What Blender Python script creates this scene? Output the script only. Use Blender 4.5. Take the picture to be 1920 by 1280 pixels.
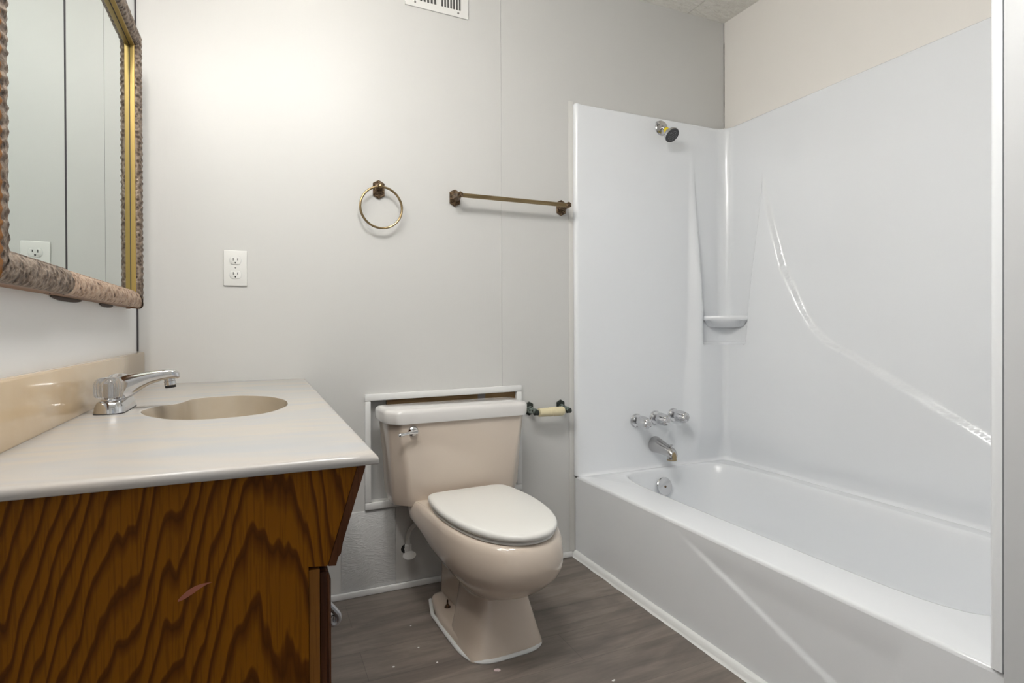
import bpy, bmesh, math, random
from mathutils import Vector, Matrix, noise
PI = math.pi
R = math.radians
for o in list(bpy.data.objects):
    bpy.data.objects.remove(o)
S = bpy.context.scene
COL = S.collection

# ------------------------------------------------------------------ camera, world, lights, exposure
CAMLOC = Vector((0.3417, -2.08, 0.9510))
YAW, PITCH, ROLL = 0.417872572, 0.00517832152, -0.00375787570
FPX, CY = 1072.00336, 620.945


def cam_matrix():
    cy, sy, cp, sp = math.cos(YAW), math.sin(YAW), math.cos(PITCH), math.sin(PITCH)
    F = Vector((sy * cp, cy * cp, -sp))
    r = Vector((cy, -sy, 0))
    u = r.cross(F)
    c, s = math.cos(ROLL), math.sin(ROLL)
    rr = c * r + s * u
    uu = -s * r + c * u
    m = Matrix((rr, uu, -F)).transposed().to_4x4()
    m.translation = CAMLOC
    return m


cam = bpy.data.cameras.new('camera')
cam.sensor_width = 36
cam.lens = 36 * FPX / 1920
cam.shift_y = -(640 - CY) / 1920
cam.clip_start = 0.02
camo = bpy.data.objects.new('camera', cam)
COL.objects.link(camo)
camo.matrix_world = cam_matrix()
S.camera = camo

w = bpy.data.worlds.new('world')
S.world = w
w.use_nodes = True
w.node_tree.nodes['Background'].inputs[0].default_value = (0.9, 0.95, 1.0, 1)
w.node_tree.nodes['Background'].inputs[1].default_value = 0.3

S.view_settings.view_transform = 'Standard'
S.view_settings.look = 'None'
S.view_settings.exposure = 0.0
S.view_settings.gamma = 1.0
S.view_settings.use_curve_mapping = False

BULB = 72.0           # vanity bulbs' strength


def area(name, loc, rot, sx, sy, power, col):
    l = bpy.data.lights.new(name, 'AREA')
    l.shape = 'RECTANGLE'
    l.size, l.size_y = sx, sy
    l.energy = power
    l.color = col
    o = bpy.data.objects.new(name, l)
    o.location = loc
    o.rotation_euler = rot
    COL.objects.link(o)
    return o


area('hall_fill', (0.95, -3.20, 1.10), (R(90), 0, 0), 0.80, 1.95, 0.8, (0.90, 0.95, 1.0))   # added fill light, set beyond the unseen doorway behind the camera
DOME = 41.0           # glass strength of the added ceiling fill lamp

# ------------------------------------------------------------------ materials


def mat(name, col=(0.8, 0.8, 0.8), rough=0.5, metal=0.0, spec=0.5, coat=0.0):
    m = bpy.data.materials.new(name)
    m.use_nodes = True
    b = m.node_tree.nodes['Principled BSDF']
    b.inputs['Base Color'].default_value = (*col, 1)
    b.inputs['Roughness'].default_value = rough
    b.inputs['Metallic'].default_value = metal
    b.inputs['Specular IOR Level'].default_value = spec
    b.inputs['Coat Weight'].default_value = coat
    b.inputs['Coat Roughness'].default_value = 0.05
    return m


class N:
    """small node helper"""
    def __init__(s, m):
        s.t = m.node_tree
        s.b = s.t.nodes['Principled BSDF']

    def n(s, typ, ins=None, **kw):
        x = s.t.nodes.new(typ)
        for k, v in kw.items():
            setattr(x, k, v)
        for k, v in (ins or {}).items():
            if isinstance(v, bpy.types.NodeSocket):
                s.t.links.new(v, x.inputs[k])
            else:
                x.inputs[k].default_value = v
        return x

    def co(s, scale=(1, 1, 1), rot=(0, 0, 0), loc=(0, 0, 0)):
        tc = s.n('ShaderNodeTexCoord')
        mp = s.n('ShaderNodeMapping', {'Vector': tc.outputs['Object'], 'Scale': scale, 'Rotation': rot, 'Location': loc})
        return mp.outputs[0]

    def co2(s, rot, scale, loc=(0, 0, 0)):
        tc = s.n('ShaderNodeTexCoord')
        m1 = s.n('ShaderNodeMapping', {'Vector': tc.outputs['Object'], 'Rotation': rot, 'Location': loc})
        return s.n('ShaderNodeMapping', {'Vector': m1.outputs[0], 'Scale': scale}).outputs[0]

    def noise(s, vec, scale=5.0, detail=3.0, rough=0.5, dist=0.0):
        return s.n('ShaderNodeTexNoise', {'Vector': vec, 'Scale': scale, 'Detail': detail, 'Roughness': rough, 'Distortion': dist}).outputs['Fac']

    def ramp(s, fac, stops):
        r = s.n('ShaderNodeValToRGB', {'Fac': fac})
        e = r.color_ramp.elements
        while len(e) < len(stops):
            e.new(0.5)
        for i, (p, c) in enumerate(stops):
            e[i].position = p
            e[i].color = (*c, 1) if len(c) == 3 else c
        return r.outputs['Color']

    def mix(s, fac, a, b, mode='MIX'):
        x = s.n('ShaderNodeMix', data_type='RGBA', blend_type=mode)
        for i, v in ((0, fac), (6, a), (7, b)):
            if isinstance(v, bpy.types.NodeSocket):
                s.t.links.new(v, x.inputs[i])
            else:
                x.inputs[i].default_value = v if i == 0 else (*v, 1)
        return x.outputs[2]

    def math(s, op, a, b=0.0, c=0.0):
        x = s.n('ShaderNodeMath', operation=op)
        for i, v in enumerate((a, b, c)):
            if isinstance(v, bpy.types.NodeSocket):
                s.t.links.new(v, x.inputs[i])
            else:
                x.inputs[i].default_value = v
        return x.outputs[0]

    def color(s, c):
        s.t.links.new(c, s.b.inputs['Base Color'])

    def rough(s, f):
        s.t.links.new(f, s.b.inputs['Roughness'])

    def bump(s, h, strength=0.2, dist=0.002):
        x = s.n('ShaderNodeBump', {'Height': h, 'Strength': strength, 'Distance': dist})
        s.t.links.new(x.outputs[0], s.b.inputs['Normal'])


def paint(name, col, rough=0.45, marks=True):
    m = mat(name, col, rough)
    q = N(m)
    big = q.noise(q.co((1, 1, 0.7)), 2.2, 3)
    c = q.mix(big, tuple(x * 0.975 for x in col), tuple(min(1, x * 1.015) for x in col))
    if marks:   # scattered scuffs and nail holes
        v = q.n('ShaderNodeTexVoronoi', {'Vector': q.co((1, 1, 1)), 'Scale': 3.1, 'Randomness': 1.0})
        dots = q.ramp(v.outputs['Distance'], [(0.0, (1, 1, 1)), (0.010, (1, 1, 1)), (0.016, (0, 0, 0))])
        c = q.mix(dots, c, tuple(x * 0.55 for x in col))
    q.color(c)
    fine = q.noise(q.co((260, 260, 22)), 1.0, 2)
    q.bump(fine, 0.10, 0.001)
    return m


M = {}
M['wall'] = paint('painted wallboard', (0.615, 0.61, 0.592), 0.42)
M['wall_cream'] = paint('cream wallboard', (0.86, 0.83, 0.785), 0.45)
M['wall_left'] = paint('pale grey wallboard', (0.83, 0.835, 0.835), 0.45)
M['wall_side'] = paint('light grey partition paint', (0.59, 0.60, 0.61), 0.4)
M['trim'] = mat('white trim paint', (0.78, 0.78, 0.77), 0.35)
M['crack'] = mat('dark gap', (0.06, 0.055, 0.06), 0.9)

m = M['ceiling'] = mat('textured ceiling panel', (0.72, 0.69, 0.63), 0.85)
q = N(m)
h = q.noise(q.co((28, 70, 30)), 1.0, 4, 0.65, 0.6)
q.bump(h, 0.9, 0.012)
q.color(q.ramp(h, [(0.3, (0.80, 0.775, 0.71)), (0.55, (0.92, 0.90, 0.84))]))

m = M['plaster'] = mat('brushed plaster patch', (0.66, 0.665, 0.66), 0.5)
q = N(m)
wv = q.noise(q.co2((0, R(33), 0), (17, 17, 150)), 1.0, 2, 0.5, 1.6)
nz = q.noise(q.co2((0, R(-14), 0), (17, 17, 140)), 1.0, 2, 0.5, 1.6)
sel = q.ramp(q.noise(q.co((11, 11, 11)), 1.0, 1), [(0.45, (0, 0, 0)), (0.55, (1, 1, 1))])
q.bump(q.ramp(q.mix(sel, wv, nz), [(0.45, (0, 0, 0)), (0.60, (1, 1, 1))]), 0.35, 0.0025)

m = M['floor'] = mat('grey brown vinyl plank', (0.2, 0.17, 0.15), 0.42)
q = N(m)
br = q.n('ShaderNodeTexBrick', {'Vector': q.co((1, 1, 1), (0, 0, 0), (0.31, 0.06, 0)), 'Color1': (0.8, 0.8, 0.8, 1), 'Color2': (1, 1, 1, 1), 'Mortar': (0.62, 0.6, 0.6, 1),
                                'Scale': 1.0, 'Mortar Size': 0.0009, 'Brick Width': 0.92, 'Row Height': 0.152, 'Bias': 0.0}, offset=0.37)
g1 = q.noise(q.co((3.0, 26, 1)), 1.0, 6, 0.62, 0.8)
g2 = q.noise(q.co((2.2, 7.0, 1), loc=(3, 1, 0)), 1.0, 4, 0.6, 1.2)
base = q.ramp(g1, [(0.25, (0.130, 0.108, 0.092)), (0.5, (0.215, 0.180, 0.155)), (0.75, (0.29, 0.247, 0.212))])
base = q.mix(q.math('MULTIPLY', q.ramp(g2, [(0.35, (1, 1, 1)), (0.55, (0, 0, 0))]), 0.55), base, (0.105, 0.088, 0.078))
q.color(q.mix(1.0, base, br.outputs['Color'], 'MULTIPLY'))
q.bump(g1, 0.08, 0.001)

M['fiberglass'] = mat('glossy white fibreglass', (0.84, 0.86, 0.885), 0.19, 0, 0.5, 0.2)
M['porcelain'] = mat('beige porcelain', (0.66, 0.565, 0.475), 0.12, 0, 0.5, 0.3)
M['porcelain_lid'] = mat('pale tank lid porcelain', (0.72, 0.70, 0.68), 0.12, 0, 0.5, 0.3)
M['seat'] = mat('white plastic seat', (0.79, 0.78, 0.745), 0.3)
M['white_plastic'] = mat('white plastic', (0.74, 0.735, 0.71), 0.3)
M['caulk'] = mat('white caulk', (0.80, 0.81, 0.80), 0.5)
M['yellowed_caulk'] = mat('cream caulk', (0.68, 0.67, 0.64), 0.5)
M['chrome'] = mat('chrome', (0.66, 0.66, 0.67), 0.09, 1.0)
M['dull_chrome'] = mat('worn chrome', (0.52, 0.51, 0.51), 0.22, 1.0)
M['rust'] = mat('mineral stain', (0.34, 0.265, 0.15), 0.5, 0.3)
M['dark'] = mat('dark hole', (0.012, 0.012, 0.012), 0.7)
M['rubber'] = mat('grey rubber nozzle plate', (0.06, 0.06, 0.065), 0.5)
M['nozzle'] = mat('pale nozzle', (0.35, 0.35, 0.36), 0.5)
M['yellow'] = mat('yellow thread tape', (0.80, 0.62, 0.02), 0.5)
M['green_metal'] = mat('dark tarnished metal', (0.035, 0.042, 0.036), 0.35, 0.5)
m = M['verdigris'] = mat('verdigris metal', (0.1, 0.12, 0.11), 0.5, 0.4)
q = N(m)
q.color(q.ramp(q.noise(q.co((1, 1, 1)), 90, 3), [(0.4, (0.03, 0.035, 0.03)), (0.55, (0.22, 0.27, 0.24)), (0.7, (0.40, 0.45, 0.42))]))
M['ivory'] = mat('yellowed ivory plastic', (0.72, 0.64, 0.42), 0.35)

m = M['brass'] = mat('antique brass', (0.30, 0.22, 0.11), 0.3, 0.9)
q = N(m)
q.color(q.ramp(q.noise(q.co((0.15, 1, 1)), 60, 3), [(0.3, (0.20, 0.145, 0.075)), (0.65, (0.33, 0.245, 0.13))]))
m = M['brass_dark'] = mat('dark antique brass', (0.14, 0.09, 0.05), 0.35, 0.8)
q = N(m)
q.color(q.ramp(q.noise(q.co((1, 1, 1)), 140, 3), [(0.35, (0.045, 0.028, 0.018)), (0.62, (0.24, 0.165, 0.10)), (0.75, (0.42, 0.32, 0.20))]))

m = M['marble'] = mat('cultured marble', (0.74, 0.70, 0.66), 0.27, 0, 0.4, 0.0)
q = N(m)
f = q.noise(q.co((2.0, 7.0, 5.0), (0, 0, R(12))), 1.3, 4, 0.55, 1.6)
q.color(q.ramp(f, [(0.32, (0.385, 0.385, 0.39)), (0.48, (0.415, 0.395, 0.375)), (0.62, (0.445, 0.405, 0.365)), (0.75, (0.405, 0.395, 0.385))]))
m = M['marble_tan'] = mat('tan cultured marble', (0.66, 0.55, 0.40), 0.12, 0, 0.5, 0.25)
q = N(m)
f = q.noise(q.co((3, 3, 3)), 1.5, 4, 0.5, 1.0)
q.color(q.ramp(f, [(0.35, (0.62, 0.47, 0.30)), (0.7, (0.66, 0.52, 0.355))]))

m = M['basin_tan'] = mat('tan basin marble', (0.40, 0.335, 0.26), 0.16, 0, 0.5, 0.15)
q = N(m)
f = q.noise(q.co((3, 3, 3)), 1.5, 4, 0.5, 1.0)
q.color(q.ramp(f, [(0.35, (0.36, 0.30, 0.225)), (0.7, (0.42, 0.36, 0.285))]))


def oak(name, dark, mid, light, cathedral=True, axis='X'):
    m = mat(name, mid, 0.55, 0, 0.12)
    q = N(m)
    co = q.co()
    sep = q.n('ShaderNodeSeparateXYZ', {'Vector': co})
    x, y, z = sep.outputs
    u = x if axis == 'X' else y
    n1 = q.math('SUBTRACT', q.noise(q.co((6.5, 6.5, 0.7)), 1.0, 2, 0.45), 0.5)
    n2 = q.math('SUBTRACT', q.noise(q.co((21, 21, 2.6)), 1.0, 3, 0.5), 0.5)
    if cathedral:
        du = q.math('SUBTRACT', u, 0.135)
        du = q.math('ADD', du, q.math('MULTIPLY', q.math('SUBTRACT', z, 0.6), -0.10))
        r = q.math('SQRT', q.math('ADD', q.math('POWER', q.math('MULTIPLY', du, 1.0), 2.0), 0.0009))
        ring = q.math('ADD', q.math('MULTIPLY', r, 1.0), q.math('MULTIPLY', z, 0.26))
        ring = q.math('ADD', ring, q.math('MULTIPLY', n1, 0.15))
        ring = q.math('ADD', ring, q.math('MULTIPLY', n2, 0.062))
        ring = q.math('MULTIPLY', ring, 52.0)
    else:
        ring = q.math('ADD', q.math('MULTIPLY', u, 55.0), q.math('MULTIPLY', n1, 7.0))
    fr = q.math('FRACT', ring)
    line = q.ramp(fr, [(0.0, (0, 0, 0)), (0.48, (0.12, 0.12, 0.12)), (0.80, (1, 1, 1)), (0.93, (0.85, 0.85, 0.85)), (1.0, (0, 0, 0))])
    pores = q.noise(q.co((420, 420, 14)), 1.0, 2, 0.5)
    tone = q.noise(q.co((6, 6, 1.2), loc=(2, 5, 1)), 1.0, 2)
    c = q.mix(tone, mid, light)
    c = q.mix(q.math('MULTIPLY', q.ramp(pores, [(0.5, (0, 0, 0)), (0.62, (1, 1, 1))]), 0.30), c, dark)
    c = q.mix(q.math('MULTIPLY', line, 0.88), c, dark)
    q.color(c)
    q.bump(pores, 0.06, 0.001)
    return m


M['oak'] = oak('dark stained oak panel', (0.060, 0.016, 0.001), (0.205, 0.071, 0.0015), (0.245, 0.087, 0.002))
M['oak_frame'] = oak('oak face frame', (0.06, 0.020, 0.004), (0.16, 0.064, 0.011), (0.21, 0.086, 0.016), False, 'Y')
M['oak_door'] = oak('reddish oak door', (0.035, 0.011, 0.005), (0.095, 0.034, 0.013), (0.12, 0.046, 0.018), False, 'Y')

M['mirror'] = mat('mirror glass', (0.59, 0.645, 0.62), 0.0, 1.0)
M['gold'] = mat('old gold leaf', (0.40, 0.28, 0.085), 0.4, 0.5)
M['frame_orange'] = mat('amber frame side', (0.21, 0.085, 0.018), 0.4, 0.1)


def carved(name, a, b, c):
    m = mat(name, b, 0.45, 0.25)
    q = N(m)
    f = q.noise(q.co((1, 1, 1)), 130, 4, 0.6)
    v = q.n('ShaderNodeTexVoronoi', {'Vector': q.co((1, 1, 1)), 'Scale': 95.0})
    q.color(q.ramp(q.math('ADD', q.math('MULTIPLY', f, 0.6), q.math('MULTIPLY', v.outputs['Distance'], 0.55)), [(0.32, a), (0.5, b), (0.72, c)]))
    q.bump(q.math('ADD', f, v.outputs['Distance']), 0.7, 0.004)
    return m


M['carved'] = carved('carved antiqued moulding', (0.028, 0.017, 0.011), (0.125, 0.085, 0.060), (0.28, 0.22, 0.17))
M['carved_pink'] = carved('lighter repaired moulding', (0.09, 0.05, 0.032), (0.38, 0.255, 0.18), (0.52, 0.39, 0.29))

m = M['acrylic'] = mat('clear acrylic', (0.97, 0.97, 0.97), 0.06)
m.node_tree.nodes['Principled BSDF'].inputs['Transmission Weight'].default_value = 0.92
m.node_tree.nodes['Principled BSDF'].inputs['IOR'].default_value = 1.46
m = M['bulb'] = mat('lit bulb', (1, 1, 1), 0.4)
b_ = m.node_tree.nodes['Principled BSDF']
b_.inputs['Emission Color'].default_value = (1.0, 0.965, 0.91, 1)
b_.inputs['Emission Strength'].default_value = BULB
m = M['dome'] = mat('lit fill lamp glass', (0.9, 0.9, 0.88), 0.4)
b_ = m.node_tree.nodes['Principled BSDF']
b_.inputs['Emission Color'].default_value = (1.0, 0.99, 0.97, 1)
b_.inputs['Emission Strength'].default_value = DOME
m = M['board'] = mat('bare brown board', (0.30, 0.19, 0.09), 0.8)
q = N(m)
f = q.noise(q.co((9, 9, 60)), 1.0, 4)
g = q.noise(q.co((11, 1, 3)), 1.0, 1)
c = q.ramp(f, [(0.35, (0.22, 0.13, 0.055)), (0.65, (0.36, 0.235, 0.115))])
q.color(q.mix(q.ramp(g, [(0.60, (0, 0, 0)), (0.63, (1, 1, 1))]), c, (0.30, 0.27, 0.25)))
M['recess'] = paint('grey recess paint', (0.50, 0.50, 0.49), 0.6, False)
M['chip'] = mat('pinkish paint chip', (0.62, 0.50, 0.50), 0.6)
M['flake'] = mat('white paint flake', (0.85, 0.85, 0.83), 0.6)
M['clip'] = mat('dark brown clip', (0.045, 0.026, 0.018), 0.6)
M['slot'] = mat('shaded grey duct', (0.085, 0.082, 0.08), 0.7)
M['wire'] = mat('galvanised wire', (0.40, 0.40, 0.41), 0.35, 0.9)
M['scrape'] = mat('pinkish scrape', (0.30, 0.13, 0.12), 0.5)
M['gouge'] = mat('rusty gouge', (0.34, 0.11, 0.065), 0.4)

# ------------------------------------------------------------------ mesh helpers
OFF = {}


class MB:
    def __init__(s):
        s.v, s.f, s.m = [], [], []

    def add(s, vs, fs, mi=0):
        k = len(s.v)
        s.v += [Vector(p) for p in vs]
        s.f += [[i + k for i in f] for f in fs]
        s.m += [mi] * len(fs)

    def box(s, a, b, bev=0.0, seg=2, mi=0, mtx=None):
        bm = bmesh.new()
        bmesh.ops.create_cube(bm, size=1)
        c = [(x + y) / 2 for x, y in zip(a, b)]
        d = [abs(y - x) for x, y in zip(a, b)]
        for v in bm.verts:
            v.co = Vector((c[0] + v.co.x * d[0], c[1] + v.co.y * d[1], c[2] + v.co.z * d[2]))
        if bev:
            bmesh.ops.bevel(bm, geom=list(bm.edges), offset=min(bev, min(d) * 0.45), segments=seg, profile=0.5, affect='EDGES')
        s.frombm(bm, mi, mtx)

    def frombm(s, bm, mi=0, mtx=None):
        bm.verts.index_update()
        vs = [(mtx @ v.co) if mtx else v.co.copy() for v in bm.verts]
        s.add(vs, [[v.index for v in f.verts] for f in bm.faces], mi)
        bm.free()

    def prism(s, poly, ax, t0, t1, bev=0.0, mi=0):
        """poly: 2D points in the two other axes (order x,y,z without ax)"""
        bm = bmesh.new()

        def P(p, t):
            l = list(p)
            l.insert('xyz'.index(ax), t)
            return Vector(l)
        A = [bm.verts.new(P(p, t0)) for p in poly]
        B = [bm.verts.new(P(p, t1)) for p in poly]
        bm.faces.new(A)
        bm.faces.new(B[::-1])
        n = len(poly)
        for i in range(n):
            bm.faces.new([A[i], A[(i + 1) % n], B[(i + 1) % n], B[i]])
        bmesh.ops.recalc_face_normals(bm, faces=bm.faces)
        if bev:
            bmesh.ops.bevel(bm, geom=list(bm.edges), offset=bev, segments=2, profile=0.5, affect='EDGES')
        s.frombm(bm, mi)

    def loft(s, rings, closed=True, cap0=True, cap1=True, mi=0):
        n = len(rings[0])
        vs = [p for r in rings for p in r]
        fs = []
        for i in range(len(rings) - 1):
            for j in range(n if closed else n - 1):
                a, b = i * n + j, i * n + (j + 1) % n
                fs.append([a, b, b + n, a + n])
        if cap0:
            fs.append(list(range(n))[::-1])
        if cap1:
            fs.append([(len(rings) - 1) * n + j for j in range(n)])
        s.add(vs, fs, mi)

    def lathe(s, prof, mtx, n=32, mi=0, flute=None):
        """prof: (radius, height) ; axis = local z of mtx"""
        rings = []
        for r, h in prof:
            ring = []
            for k in range(n):
                a = 2 * PI * k / n
                rr = r * (flute(a, h) if flute else 1)
                ring.append(mtx @ Vector((rr * math.cos(a), rr * math.sin(a), h)))
            rings.append(ring)
        s.loft(rings, True, True, True, mi)

    def tube(s, pts, rad, n=12, mi=0, closed=False, flat=1.0):
        pts = [Vector(p) for p in pts]
        rad = rad if isinstance(rad, (list, tuple)) else [rad] * len(pts)
        rings = []
        up = None
        L = len(pts)
        for i, p in enumerate(pts):
            if closed:
                t = pts[(i + 1) % L] - pts[i - 1]
            else:
                t = pts[min(i + 1, L - 1)] - pts[max(i - 1, 0)]
            t.normalize()
            if up is None:
                up = Vector((0, 0, 1)) if abs(t.z) < 0.9 else Vector((1, 0, 0))
            sd = t.cross(up).normalized()
            up = sd.cross(t).normalized()
            rings.append([p + rad[i] * (math.cos(2 * PI * k / n) * sd + flat * math.sin(2 * PI * k / n) * up) for k in range(n)])
        if closed:
            rings.append(rings[0])
            s.loft(rings, True, False, False, mi)
        else:
            s.loft(rings, True, True, True, mi)

    def grid(s, rows, mi=0):
        s.loft(rows, False, False, False, mi)

    def build(s, name, mats, parent=None, sharp=35, fix=True):
        off = OFF.get(parent.name, Vector()) if parent else Vector()
        me = bpy.data.meshes.new(name)
        me.from_pydata([v - off for v in s.v], [], s.f)
        for x in (mats if isinstance(mats, (list, tuple)) else [mats]):
            me.materials.append(x)
        me.polygons.foreach_set('material_index', s.m)
        if fix:
            bm = bmesh.new()
            bm.from_mesh(me)
            bmesh.ops.remove_doubles(bm, verts=bm.verts, dist=1e-6)
            bmesh.ops.recalc_face_normals(bm, faces=bm.faces)
            bm.to_mesh(me)
            bm.free()
        me.polygons.foreach_set('use_smooth', [True] * len(me.polygons))
        me.set_sharp_from_angle(angle=R(sharp))
        me.update()
        o = bpy.data.objects.new(name, me)
        COL.objects.link(o)
        if parent:
            o.parent = parent
            OFF[o.name] = off
        return o


def tag(o, label, cat, group=None, kind=None):
    o['label'] = label
    o['category'] = cat
    if group:
        o['group'] = group
    if kind:
        o['kind'] = kind
    return o


def thing(name, label, cat, loc=(0, 0, 0), rotz=0.0, group=None, local=False):
    o = bpy.data.objects.new(name, None)
    o.empty_display_size = 0.05
    COL.objects.link(o)
    o.location = loc
    o.rotation_euler = (0, 0, rotz)
    OFF[o.name] = Vector() if local else Vector(loc)
    return tag(o, label, cat, group)


def struct(mb, name, m, label, cat, **kw):
    return tag(mb.build(name, m, **kw), label, cat, None, 'structure')


def lerp(a, b, t):
    return a + (b - a) * t


def sst(t):
    t = max(0.0, min(1.0, t))
    return t * t * (3 - 2 * t)


def interp(x, pts):
    if x <= pts[0][0]:
        return pts[0][1]
    for (a, va), (b, vb) in zip(pts, pts[1:]):
        if x <= b:
            return lerp(va, vb, (x - a) / (b - a))
    return pts[-1][1]


def spline(pts, closed=True, k=8):
    P = [Vector(p) for p in pts]
    n = len(P)
    out = []
    for i in range(n if closed else n - 1):
        if closed:
            a, b, c, d = P[i - 1], P[i], P[(i + 1) % n], P[(i + 2) % n]
        else:
            a, b, c, d = P[max(i - 1, 0)], P[i], P[i + 1], P[min(i + 2, n - 1)]
        for j in range(k):
            t = j / k
            out.append(0.5 * ((2 * b) + (c - a) * t + (2 * a - 5 * b + 4 * c - d) * t * t + (3 * b - 3 * c + d - a) * t ** 3))
    if not closed:
        out.append(P[-1])
    return out


def rounded(poly, r, k=5):
    """rounded polygon in 2D"""
    out = []
    n = len(poly)
    for i in range(n):
        p0, p1, p2 = Vector(poly[i - 1]), Vector(poly[i]), Vector(poly[(i + 1) % n])
        a, b = (p0 - p1).normalized(), (p2 - p1).normalized()
        rr = r[i] if isinstance(r, (list, tuple)) else r
        q0, q2 = p1 + a * rr, p1 + b * rr
        for j in range(k + 1):
            t = j / k
            out.append((1 - t) ** 2 * q0 + 2 * t * (1 - t) * p1 + t * t * q2)
    return out


def frame_to(p, z, x=(0, 0, 1)):
    z = Vector(z).normalized()
    x = Vector(x)
    x = (x - x.dot(z) * z)
    if x.length < 1e-4:
        x = Vector((1, 0, 0))
        x = x - x.dot(z) * z
    x.normalize()
    y = z.cross(x)
    m = Matrix((x, y, z)).transposed().to_4x4()
    m.translation = Vector(p)
    return m


# ------------------------------------------------------------------ the setting
H = 2.396
XR, YF = 2.374, -2.95
b = MB()
b.box((-0.1, YF - 0.1, -0.1), (XR + 0.1, 0.12, 0.0))
struct(b, 'floor', M['floor'], 'grey brown wood look vinyl plank floor', 'floor')
b = MB()
b.box((-0.1, YF - 0.1, H), (2.1545, 0.12, H + 0.1))
b.box((2.157, YF - 0.1, H), (XR + 0.1, 0.12, H + 0.1))
b.box((2.1535, YF - 0.1, H + 0.004), (2.158, 0.12, H + 0.1), mi=1)
struct(b, 'ceiling', [M['ceiling'], M['crack']], 'rough textured off white ceiling panels with a seam', 'ceiling')

# back wall with the opening behind the toilet tank
HX0, HX1, HZ0, HZ1 = 0.709, 1.280, 0.331, 0.700
SEAM = 1.2205
b = MB()
b.box((-0.1, 0, 0), (HX0, 0.1, H))
b.box((HX0, 0, HZ1), (SEAM, 0.1, H), 0.0)
b.box((SEAM + 0.0016, 0, HZ1), (HX1, 0.1, H))
b.box((SEAM, 0.002, HZ1), (SEAM + 0.0016, 0.1, H), mi=1)
b.box((HX0, 0, 0), (HX1, 0.1, HZ0))
b.box((HX1, 0, 0), (XR + 0.1, 0.1, H))
wb = struct(b, 'wall_back', [M['wall'], M['trim']], 'off white back wall with a vertical panel seam and tank recess', 'wall')
b = MB()
b.box((HX0 - 0.002, 0.022, HZ0), (HX1, 0.06, HZ1))
b.build('recess_back', M['recess'], wb)
b = MB()
b.box((HX0 + 0.06, 0.008, 0.600), (HX1, 0.022, HZ1))
b.build('bare_board', M['board'], wb)

b = MB()
b.box((XR, YF - 0.1, 0), (XR + 0.1, 0, H))
struct(b, 'wall_right', M['wall_cream'], 'cream wall above the white bathtub surround', 'wall')
b = MB()
b.box((-0.1, YF - 0.1, 0), (0, 0, H))
struct(b, 'wall_left', M['wall_left'], 'pale grey left wall behind mirror and vanity', 'wall')
# gap lines in the two corners
b = MB()
b.box((0.0, -0.0035, 0.885), (0.0045, -0.0002, H), mi=0)
struct(b, 'trim_1', M['crack'], 'dark open joint in the left wall corner', 'gap')
b = MB()
pts = []
for i in range(40):
    z = 1.90 + (H - 1.90) * i / 39
    pts.append((XR - 0.0012, -0.0012, z))
b.tube(pts, [0.0010 + 0.0010 * abs(noise.noise(Vector((0, 0, p[2] * 30)))) + (0.0008 if 2.0 < p[2] < 2.3 else 0) for p in pts], 6)
struct(b, 'trim_2', M['crack'], 'dark cracked joint in the corner above the bathtub', 'gap')

# partition closing the near end of the tub
b = MB()
b.box((1.5485, YF, 0), (XR, -1.5085, H))
struct(b, 'wall_partition', M['wall_side'], 'light grey partition wall at the near end of the tub', 'wall')
# wall behind the camera with an open doorway
DX0, DX1, DZ = 0.50, 1.35, 2.03
b = MB()
b.box((-0.1, YF - 0.1, 0), (DX0, YF, H))
b.box((DX1, YF - 0.1, 0), (1.5485, YF, H))
b.box((DX0, YF - 0.1, DZ), (DX1, YF, H))
struct(b, 'wall_front', M['wall'], 'off white front wall with an open doorway', 'wall')
b = MB()
for x0, x1, z0, z1 in ((DX0 - 0.06, DX0, 0, DZ + 0.06), (DX1, DX1 + 0.06, 0, DZ + 0.06), (DX0, DX1, DZ, DZ + 0.06)):
    b.box((x0, YF, z0), (x1, YF + 0.015, z1), 0.003)
struct(b, 'door_1', M['trim'], 'white casing of the open doorway', 'door frame')

# trims
b = MB()
b.prism([(0.487, 0.0), (1.5335, 0.0), (1.5335, 0.006), (1.5335, 0.022), (0.487, 0.022)], 'y', -0.0005, -0.013, 0.004)
struct(b, 'baseboard_back', M['trim'], 'small white shoe moulding along the back wall', 'baseboard')
b = MB()
rows = []
for i in range(61):
    y = -0.004 - 1.498 * i / 60
    j = 0.003 * noise.noise(Vector((y * 14, 3, 0)))
    rows.append([(1.5526, y, 0.024), (1.547, y, 0.0225), (1.541, y, 0.017), (1.538, y, 0.008), (1.536 + j * 0.3, y, 0.004), (1.531 + j, y, 0.0006)])
b.grid(rows)
struct(b, 'trim_3', M['caulk'], 'white caulked shoe moulding along the foot of the bathtub', 'trim')


def board(name, pts, label):
    b = MB()
    b.prism(pts, 'y', -0.0003, -0.012, 0.003)
    return struct(b, name, M['trim'], label, 'trim')


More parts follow.
